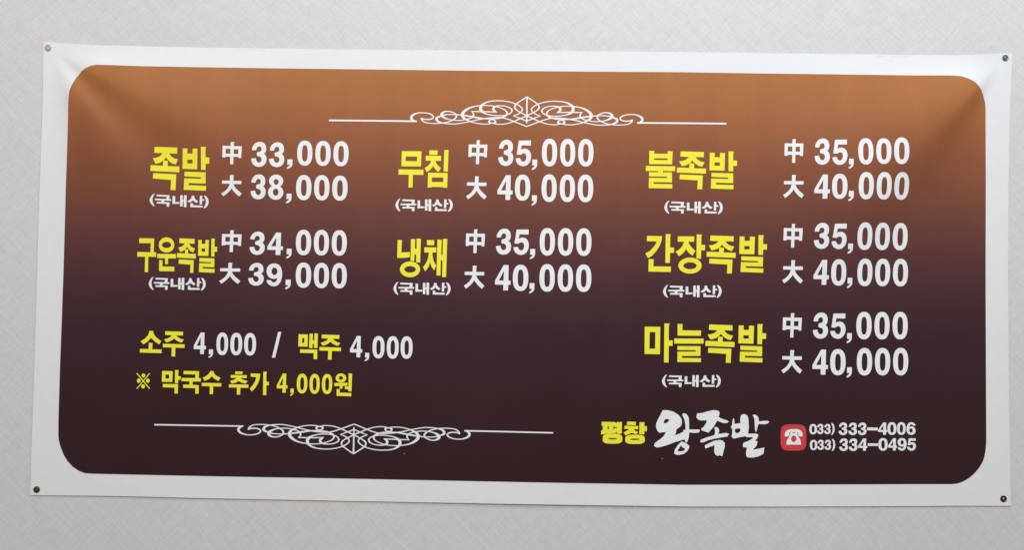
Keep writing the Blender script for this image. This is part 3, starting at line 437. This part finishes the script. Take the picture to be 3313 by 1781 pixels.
# ------------------------------------------------------------------ the two scrollwork ornaments
ORNAMENT = [
    [[[-2152,2936,7],[-2209,2954,28],[-2248,2987,45],[-2251,3024,46],[-2224,3059,39],[-2175,3085,30],[-2102,3105,22],[-2013,3108,20],[-1915,3094,22],[-1845,3063,28],[-1820,3026,30],[-1845,2997,26],[-1904,2978,24],[-1963,2977,24],[-2017,2985,24],[-2067,3007,13]],
     [[-2067,3007,13],[-2047,2967,28],[-1992,2924,22],[-1913,2906,19],[-1795,2899,19],[-1677,2908,20],[-1569,2926,20],[-1480,2954,22],[-1412,2993,26],[-1377,3031,33],[-1376,3066,30],[-1402,3101,24],[-1471,3132,22],[-1550,3143,22],[-1619,3127,33],[-1660,3090,52],[-1653,3051,52],[-1604,3015,37],[-1530,2987,22],[-1431,2971,19],[-1323,2966,19],[-1204,2984,20],[-1116,3005,22],[-1062,3036,26],[-1037,3073,32],[-1045,3109,26],[-1082,3147,7]],
     [[-1087,3147,17],[-988,3145,22],[-890,3145,22],[-732,3142,22],[-579,3134,15]],
     [[-576,3131,9],[-618,3153,32],[-650,3185,46],[-645,3221,43],[-599,3252,28],[-515,3264,20],[-417,3255,20],[-328,3221,24],[-288,3176,32],[-308,3127,26],[-377,3088,22],[-465,3070,20],[-564,3066,20],[-662,3074,20],[-761,3092,22],[-830,3118,33],[-880,3156,54],[-902,3202,58],[-890,3252,52],[-841,3300,37],[-762,3336,26],[-654,3356,22],[-516,3361,20],[-397,3349,20],[-289,3326,20],[-200,3295,22],[-131,3254,24],[-90,3211,26],[-89,3172,26],[-123,3130,22],[-180,3096,22],[-258,3068,13]],
     [[-263,3068,13],[-120,3016,22],[5,2964,22]],
     [[-1678,3046,22],[-1742,3022,41],[-1761,2988,50],[-1732,2943,37],[-1638,2912,24],[-1500,2897,20],[-1381,2898,20],[-1263,2916,20],[-1106,2947,20],[-958,2984,22],[-840,3006,24],[-711,3023,22],[-564,3031,22],[-455,3023,22],[-337,2991,22],[-238,2954,22],[-120,2907,22],[5,2860,22]],
     [[-1678,3046,28],[-1599,3073,22],[-1501,3081,19],[-1402,3082,19],[-1303,3075,22],[-1155,3057,30],[-1007,3032,32],[-849,3009,24],[-711,3001,19],[-564,3011,22],[-465,3038,30],[-404,3073,33],[-385,3112,33],[-397,3152,30],[-446,3191,22],[-535,3228,20],[-634,3252,19],[-732,3264,19],[-851,3264,20],[-979,3252,22],[-1097,3222,30],[-1181,3178,46],[-1240,3123,58],[-1256,3069,59],[-1224,3014,46],[-1155,2973,30],[-1066,2937,20],[-948,2910,19],[-839,2899,19],[-731,2905,19],[-670,2920,19],[-612,2906,19],[-543,2898,19],[-435,2904,19],[-337,2926,20],[-238,2961,22],[-120,3013,22],[4,3068,24]],
     [[-669,2921,15],[-721,2932,33],[-731,2955,35],[-711,2979,22],[-669,2988,17],[-627,2977,22],[-607,2952,35],[-616,2929,33],[-669,2921,15]],
     [[4,3070,22],[-91,3119,22],[-170,3163,24],[-222,3206,30],[-234,3251,30],[-205,3300,24],[-112,3368,24],[3,3442,24]],
     [[2162,2953,7],[2219,2972,28],[2258,3004,45],[2260,3042,46],[2234,3076,39],[2184,3102,30],[2111,3121,22],[2022,3124,20],[1924,3109,22],[1855,3078,28],[1829,3040,30],[1855,3011,26],[1914,2993,24],[1973,2992,24],[2027,3000,24],[2076,3023,13]],
     [[2076,3023,13],[2057,2983,28],[2003,2940,22],[1924,2921,19],[1806,2913,19],[1688,2920,20],[1579,2937,20],[1490,2965,22],[1421,3003,26],[1387,3041,33],[1386,3076,30],[1411,3111,24],[1480,3143,22],[1559,3155,22],[1628,3140,33],[1670,3103,52],[1663,3063,52],[1614,3027,37],[1540,2998,22],[1441,2981,19],[1332,2975,19],[1214,2992,20],[1125,3012,22],[1071,3042,26],[1046,3079,32],[1054,3116,26],[1090,3154,7]],
     [[1095,3154,17],[997,3151,22],[898,3150,22],[740,3146,22],[587,3138,15]],
     [[584,3134,9],[627,3156,32],[658,3189,46],[653,3225,43],[607,3255,28],[523,3267,20],[424,3257,20],[336,3223,24],[297,3177,32],[316,3128,26],[385,3090,22],[474,3072,20],[573,3069,20],[671,3077,20],[770,3096,22],[839,3123,33],[888,3161,54],[910,3208,58],[898,3257,52],[848,3305,37],[769,3341,26],[661,3360,22],[523,3364,20],[404,3352,20],[296,3328,20],[208,3296,22],[139,3255,24],[98,3212,26],[98,3172,26],[131,3131,22],[188,3097,22],[267,3070,13]],
     [[272,3070,13],[130,3017,22],[5,2964,22]],
     [[1687,3059,22],[1751,3036,41],[1771,3002,50],[1742,2956,37],[1648,2924,24],[1510,2908,20],[1392,2908,20],[1273,2924,20],[1115,2955,20],[967,2990,22],[849,3011,24],[721,3027,22],[573,3034,22],[464,3025,22],[346,2992,22],[248,2955,22],[130,2908,22],[5,2860,22]],
     [[1687,3059,28],[1608,3085,22],[1510,3092,19],[1411,3092,19],[1313,3084,22],[1165,3065,30],[1017,3039,32],[859,3014,24],[721,3005,19],[573,3014,22],[474,3040,30],[413,3075,33],[393,3114,33],[405,3154,30],[454,3193,22],[543,3231,20],[641,3256,19],[740,3269,19],[858,3269,20],[987,3258,22],[1105,3229,30],[1189,3186,46],[1248,3131,58],[1265,3078,59],[1234,3022,46],[1165,2981,30],[1076,2944,20],[958,2915,19],[849,2904,19],[741,2909,19],[680,2923,19],[622,2909,19],[553,2901,19],[445,2906,19],[347,2928,20],[248,2962,22],[130,3014,22],[4,3068,24]],
     [[679,2924,15],[731,2936,33],[741,2959,35],[721,2983,22],[678,2992,17],[636,2980,22],[616,2955,35],[626,2933,33],[679,2924,15]],
     [[4,3070,22],[100,3120,22],[178,3163,24],[230,3207,30],[241,3252,30],[212,3301,24],[119,3368,24],[3,3442,24]],
     [[5,2923,24],[3,3430,32]],
     [[-3858,2933,34],[-2143,2938,34]],
     [[2161,2960,34],[3900,2962,34]]],
    [[[-5408,-3045,7],[-5465,-3063,28],[-5504,-3095,45],[-5506,-3132,46],[-5480,-3166,39],[-5431,-3191,30],[-5358,-3211,22],[-5270,-3215,20],[-5173,-3201,22],[-5104,-3171,28],[-5079,-3135,30],[-5104,-3106,26],[-5163,-3087,24],[-5221,-3086,24],[-5275,-3093,24],[-5324,-3115,13]],
     [[-5324,-3115,13],[-5304,-3076,28],[-5250,-3033,22],[-5172,-3016,19],[-5055,-3010,19],[-4938,-3018,20],[-4831,-3036,20],[-4744,-3065,22],[-4676,-3103,26],[-4642,-3142,33],[-4641,-3176,30],[-4666,-3210,24],[-4734,-3240,22],[-4812,-3250,22],[-4880,-3234,33],[-4921,-3198,52],[-4914,-3159,52],[-4865,-3124,37],[-4792,-3096,22],[-4695,-3082,19],[-4588,-3078,19],[-4471,-3096,20],[-4384,-3118,22],[-4330,-3148,26],[-4306,-3185,32],[-4314,-3221,26],[-4350,-3257,7]],
     [[-4355,-3257,17],[-4258,-3256,22],[-4160,-3257,22],[-4004,-3256,22],[-3853,-3250,15]],
     [[-3850,-3247,9],[-3892,-3268,32],[-3923,-3300,46],[-3919,-3335,43],[-3873,-3365,28],[-3790,-3378,20],[-3692,-3370,20],[-3604,-3338,24],[-3565,-3294,32],[-3585,-3245,26],[-3653,-3207,22],[-3741,-3188,20],[-3838,-3183,20],[-3936,-3190,20],[-4033,-3207,22],[-4102,-3232,33],[-4150,-3268,54],[-4172,-3314,58],[-4160,-3362,52],[-4112,-3411,37],[-4034,-3447,26],[-3927,-3467,22],[-3790,-3473,20],[-3673,-3463,20],[-3566,-3441,20],[-3477,-3411,22],[-3409,-3371,24],[-3368,-3330,26],[-3368,-3291,26],[-3401,-3250,22],[-3457,-3216,22],[-3536,-3188,13]],
     [[-3540,-3188,13],[-3398,-3138,22],[-3274,-3087,22]],
     [[-4939,-3154,22],[-5002,-3131,41],[-5021,-3097,50],[-4992,-3053,37],[-4899,-3023,24],[-4763,-3009,20],[-4646,-3010,20],[-4530,-3029,20],[-4374,-3061,20],[-4228,-3099,22],[-4111,-3122,24],[-3985,-3140,22],[-3838,-3149,22],[-3731,-3142,22],[-3614,-3111,22],[-3516,-3076,22],[-3398,-3031,22],[-3274,-2985,22]],
     [[-4939,-3154,28],[-4861,-3181,22],[-4763,-3189,19],[-4666,-3191,19],[-4569,-3185,22],[-4423,-3169,30],[-4277,-3146,32],[-4121,-3125,24],[-3985,-3118,19],[-3838,-3130,22],[-3741,-3157,30],[-3680,-3192,33],[-3661,-3231,33],[-3673,-3270,30],[-3722,-3307,22],[-3809,-3343,20],[-3907,-3366,19],[-4005,-3376,19],[-4121,-3375,20],[-4248,-3361,22],[-4365,-3331,30],[-4447,-3287,46],[-4506,-3233,58],[-4522,-3179,59],[-4491,-3126,46],[-4423,-3086,30],[-4335,-3051,20],[-4218,-3026,19],[-4111,-3017,19],[-4004,-3023,19],[-3943,-3038,19],[-3887,-3025,19],[-3819,-3018,19],[-3711,-3025,19],[-3613,-3048,20],[-3516,-3083,22],[-3398,-3135,22],[-3274,-3190,24]],
     [[-3942,-3039,15],[-3994,-3050,33],[-4004,-3072,35],[-3985,-3096,22],[-3943,-3105,17],[-3901,-3095,22],[-3881,-3071,35],[-3891,-3048,33],[-3942,-3039,15]],
     [[-3274,-3192,22],[-3369,-3240,22],[-3448,-3281,24],[-3499,-3324,30],[-3511,-3368,30],[-3482,-3416,24],[-3390,-3483,24],[-3276,-3556,24]],
     [[-1134,-3082,7],[-1077,-3101,28],[-1039,-3133,45],[-1037,-3170,46],[-1064,-3204,39],[-1113,-3228,30],[-1186,-3247,22],[-1274,-3249,20],[-1371,-3233,22],[-1439,-3202,28],[-1465,-3165,30],[-1439,-3137,26],[-1380,-3119,24],[-1322,-3119,24],[-1268,-3127,24],[-1219,-3150,13]],
     [[-1219,-3150,13],[-1239,-3111,28],[-1292,-3067,22],[-1370,-3048,19],[-1487,-3040,19],[-1604,-3046,20],[-1712,-3062,20],[-1800,-3089,22],[-1868,-3126,26],[-1903,-3164,33],[-1904,-3198,30],[-1879,-3232,24],[-1811,-3264,22],[-1733,-3276,22],[-1664,-3261,33],[-1623,-3225,52],[-1630,-3186,52],[-1678,-3151,37],[-1751,-3121,22],[-1849,-3105,19],[-1956,-3099,19],[-2073,-3115,20],[-2161,-3135,22],[-2215,-3164,26],[-2240,-3201,32],[-2232,-3237,26],[-2196,-3274,7]],
     [[-2191,-3274,17],[-2289,-3271,22],[-2387,-3270,22],[-2543,-3266,22],[-2695,-3258,15]],
     [[-2698,-3255,9],[-2656,-3277,32],[-2625,-3309,46],[-2630,-3344,43],[-2676,-3374,28],[-2759,-3385,20],[-2857,-3376,20],[-2945,-3342,24],[-2984,-3298,32],[-2964,-3249,26],[-2895,-3212,22],[-2807,-3194,20],[-2709,-3191,20],[-2611,-3199,20],[-2514,-3217,22],[-2445,-3244,33],[-2397,-3281,54],[-2375,-3327,58],[-2387,-3376,52],[-2437,-3423,37],[-2515,-3458,26],[-2623,-3476,22],[-2760,-3480,20],[-2877,-3469,20],[-2985,-3445,20],[-3072,-3414,22],[-3141,-3373,24],[-3182,-3331,26],[-3182,-3292,26],[-3148,-3251,22],[-3091,-3219,22],[-3013,-3192,13]],
     [[-3008,-3192,13],[-3150,-3139,22],[-3274,-3087,22]],
     [[-1605,-3182,22],[-1542,-3160,41],[-1522,-3126,50],[-1551,-3082,37],[-1643,-3050,24],[-1780,-3033,20],[-1897,-3032,20],[-2014,-3048,20],[-2171,-3078,20],[-2317,-3113,22],[-2435,-3134,24],[-2562,-3150,22],[-2709,-3157,22],[-2817,-3148,22],[-2934,-3116,22],[-3032,-3079,22],[-3149,-3032,22],[-3274,-2985,22]],
     [[-1605,-3182,28],[-1683,-3207,22],[-1781,-3214,19],[-1879,-3214,19],[-1976,-3205,22],[-2122,-3186,30],[-2269,-3161,32],[-2425,-3137,24],[-2562,-3128,19],[-2709,-3137,22],[-2807,-3163,30],[-2868,-3197,33],[-2888,-3236,33],[-2876,-3275,30],[-2827,-3313,22],[-2739,-3351,20],[-2642,-3375,19],[-2544,-3387,19],[-2427,-3387,20],[-2299,-3376,22],[-2182,-3348,30],[-2099,-3306,46],[-2040,-3252,58],[-2023,-3199,59],[-2054,-3145,46],[-2122,-3104,30],[-2210,-3067,20],[-2327,-3039,19],[-2434,-3029,19],[-2542,-3034,19],[-2603,-3048,19],[-2659,-3033,19],[-2728,-3026,19],[-2836,-3031,19],[-2934,-3053,20],[-3032,-3086,22],[-3150,-3137,22],[-3274,-3190,24]],
     [[-2604,-3049,15],[-2552,-3060,33],[-2542,-3082,35],[-2562,-3106,22],[-2604,-3115,17],[-2646,-3104,22],[-2665,-3079,35],[-2656,-3057,33],[-2604,-3049,15]],
     [[-3274,-3192,22],[-3179,-3241,22],[-3101,-3284,24],[-3051,-3327,30],[-3039,-3371,30],[-3068,-3419,24],[-3161,-3484,24],[-3276,-3556,24]],
     [[-3274,-3047,24],[-3276,-3544,32]],
     [[-7144,-3041,28],[-5418,-3048,28]],
     [[-1135,-3086,28],[587,-3102,28]]],
]

def spline(P, n=7):
    if len(P) < 3:
        a, b = P[0], P[-1]
        return [tuple(a[k] + (b[k] - a[k]) * i / 24 for k in range(3)) for i in range(25)]
    out = []
    Q = [P[0]] + P + [P[-1]]
    for i in range(1, len(Q) - 2):
        p0, p1, p2, p3 = Q[i - 1:i + 3]
        for s in range(n):
            t = s / n
            out.append(tuple(0.5 * (2 * p1[k] + (p2[k] - p0[k]) * t + (2 * p0[k] - 5 * p1[k] + 4 * p2[k] - p3[k]) * t * t
                             + (3 * p1[k] - p0[k] - 3 * p2[k] + p3[k]) * t ** 3) for k in range(3)))
    return out + [P[-1]]

def ribbon(P):
    """A stroke of changing width as a row of triangles."""
    P = spline([(x * 1e-4, z * 1e-4, w * 1e-4) for x, z, w in P])
    L = []
    for i, (x, z, w) in enumerate(P):
        a, b = P[max(0, i - 1)], P[min(len(P) - 1, i + 1)]
        d = Vector((b[0] - a[0], b[1] - a[1])); d.normalize()
        L.append(((x - d.y * w / 2, z + d.x * w / 2), (x + d.y * w / 2, z - d.x * w / 2)))
    T = [t for a, b in zip(L, L[1:]) for t in ([a[0], a[1], b[1]], [a[0], b[1], b[0]])]
    return [t for t in T if abs(area2(t)) > 2e-9]

for strokes in ORNAMENT:
    quads = [q for s in strokes for q in ribbon(s)]
    print_on('scroll_ornament', quads, [], M['white'], 0.0012)

# ------------------------------------------------------------------ small marks
for x0, z0, x1, z1 in [[7752,481,8998,509],[8586,1030,8599,395]]:
    x0, z0, x1, z1 = (c * 1e-4 for c in (x0, z0, x1, z1))
    d = Vector((x1 - x0, z1 - z0)).normalized() * 0.0005
    print_on('crease', [[(x0, z0), (x0 * .5 + x1 * .5 + d.y, z0 * .5 + z1 * .5 - d.x), (x1, z1), (x0 * .5 + x1 * .5 - d.y, z0 * .5 + z1 * .5 + d.x)]], [], M['crease'], 0.0010)
for x, z in [[-2290,-3545],[2711,-3581]]:
    x, z = x * 1e-4, z * 1e-4
    print_on('dust_speck', [[(x + 0.0011 * math.cos(t * 0.785) * (1 + .3 * (t % 2)), z + 0.0008 * math.sin(t * 0.785)) for t in range(8)]], [], M['dust'], 0.0010)
for x0, z0, x1, z1 in [[-5679,4299,-5523,4301],[-5475,4299,-5127,4302],[6852,4338,7022,4339],[7108,4338,7522,4340]]:
    x0, z0, x1, z1 = (c * 1e-4 for c in (x0, z0, x1, z1))
    n = max(4, int((x1 - x0) / 0.0028)); polys = []
    for i in range(n):
        a, b = i / n, (i + 0.62 + 0.2 * ((i * 7) % 3 - 1)) / n
        w = 0.0005 + 0.0002 * ((i * 5) % 3)
        xa, xb, za = x0 + a * (x1 - x0), x0 + b * (x1 - x0), z0 + a * (z1 - z0)
        polys.append([(xa, za - w), (xb, za - w), (xb, za + w), (xa, za + w)])
    print_on('printer_mark', polys, [], M['mark'], 0.0003)

# ------------------------------------------------------------------ the four round fasteners
def lathe(profile, n=40):
    verts, faces = [], []
    for r, d in profile:
        for i in range(n):
            t = 2 * math.pi * i / n
            verts.append((r * math.cos(t), -d, r * math.sin(t)))
    for k in range(len(profile) - 1):
        for i in range(n):
            j = (i + 1) % n
            faces.append((k * n + i, (k + 1) * n + i, (k + 1) * n + j, k * n + j))
    faces.append(tuple((len(profile) - 1) * n + i for i in range(n)))
    return verts, [f[::-1] if len(f) == 4 else f for f in faces]

RIM = [(0.0064, 0.0), (0.0064, 0.0007), (0.0060, 0.0015), (0.0053, 0.0018), (0.0044, 0.0014), (0.0039, 0.0008)]
STUD = [(0.0031, 0.0), (0.0031, 0.0012), (0.0025, 0.0020), (0.0014, 0.0024), (0.0004, 0.0025)]
FLAT = [(0.0053, 0.0), (0.0053, 0.0014), (0.0047, 0.0019), (0.0025, 0.0022), (0.0005, 0.0023)]
steel = metal('tarnished_steel', (0.26, 0.255, 0.235), 0.45)
brass = metal('dark_bronze', (0.06, 0.045, 0.032), 0.45)
olive = metal('dull_olive_metal', (0.10, 0.095, 0.07), 0.55)
grey = metal('grey_ring_metal', (0.45, 0.42, 0.37), 0.5)
beige = ink('beige_cap_paint', (0.50, 0.42, 0.31), 0.6, 0.3, 0.10)
GROUP = 'round fasteners at the banner corners'
SPEC = [
    ('beige capped round fastener at the top left corner of the banner', grey, FLAT, beige, 'cap'),
    ('shiny grey round fastener at the top right corner of the banner', steel, STUD, steel, 'stud'),
    ('dull olive black round fastener at the bottom left corner of the banner', olive, FLAT, olive, 'cap'),
    ('dark bronze ringed fastener at the bottom right corner of the banner', brass, STUD, steel, 'stud'),
]
rv, rf = lathe(RIM)
for (px, pz), (label, m1, prof, m2, kind) in zip(PT, SPEC):
    o = bpy.data.objects.new('banner_fastener', None); COL.objects.link(o)
    o.empty_display_size = 0.01
    o.location = (px, -(relief(px, pz) - 0.0002), ZC + pz)
    o['label'] = label; o['category'] = 'fastener'; o['group'] = GROUP
    mesh_obj('rim', rv, rf[:-1], m1, o, smooth=True)
    cv_, cf_ = lathe(prof)
    mesh_obj(kind, cv_, cf_, m2, o, smooth=True)
    # dished floor of the ring, behind the stud
    dv, df = lathe([(0.0050, 0.0009), (0.0002, 0.0007)])
    mesh_obj('washer', dv, df, m1, o, smooth=True)
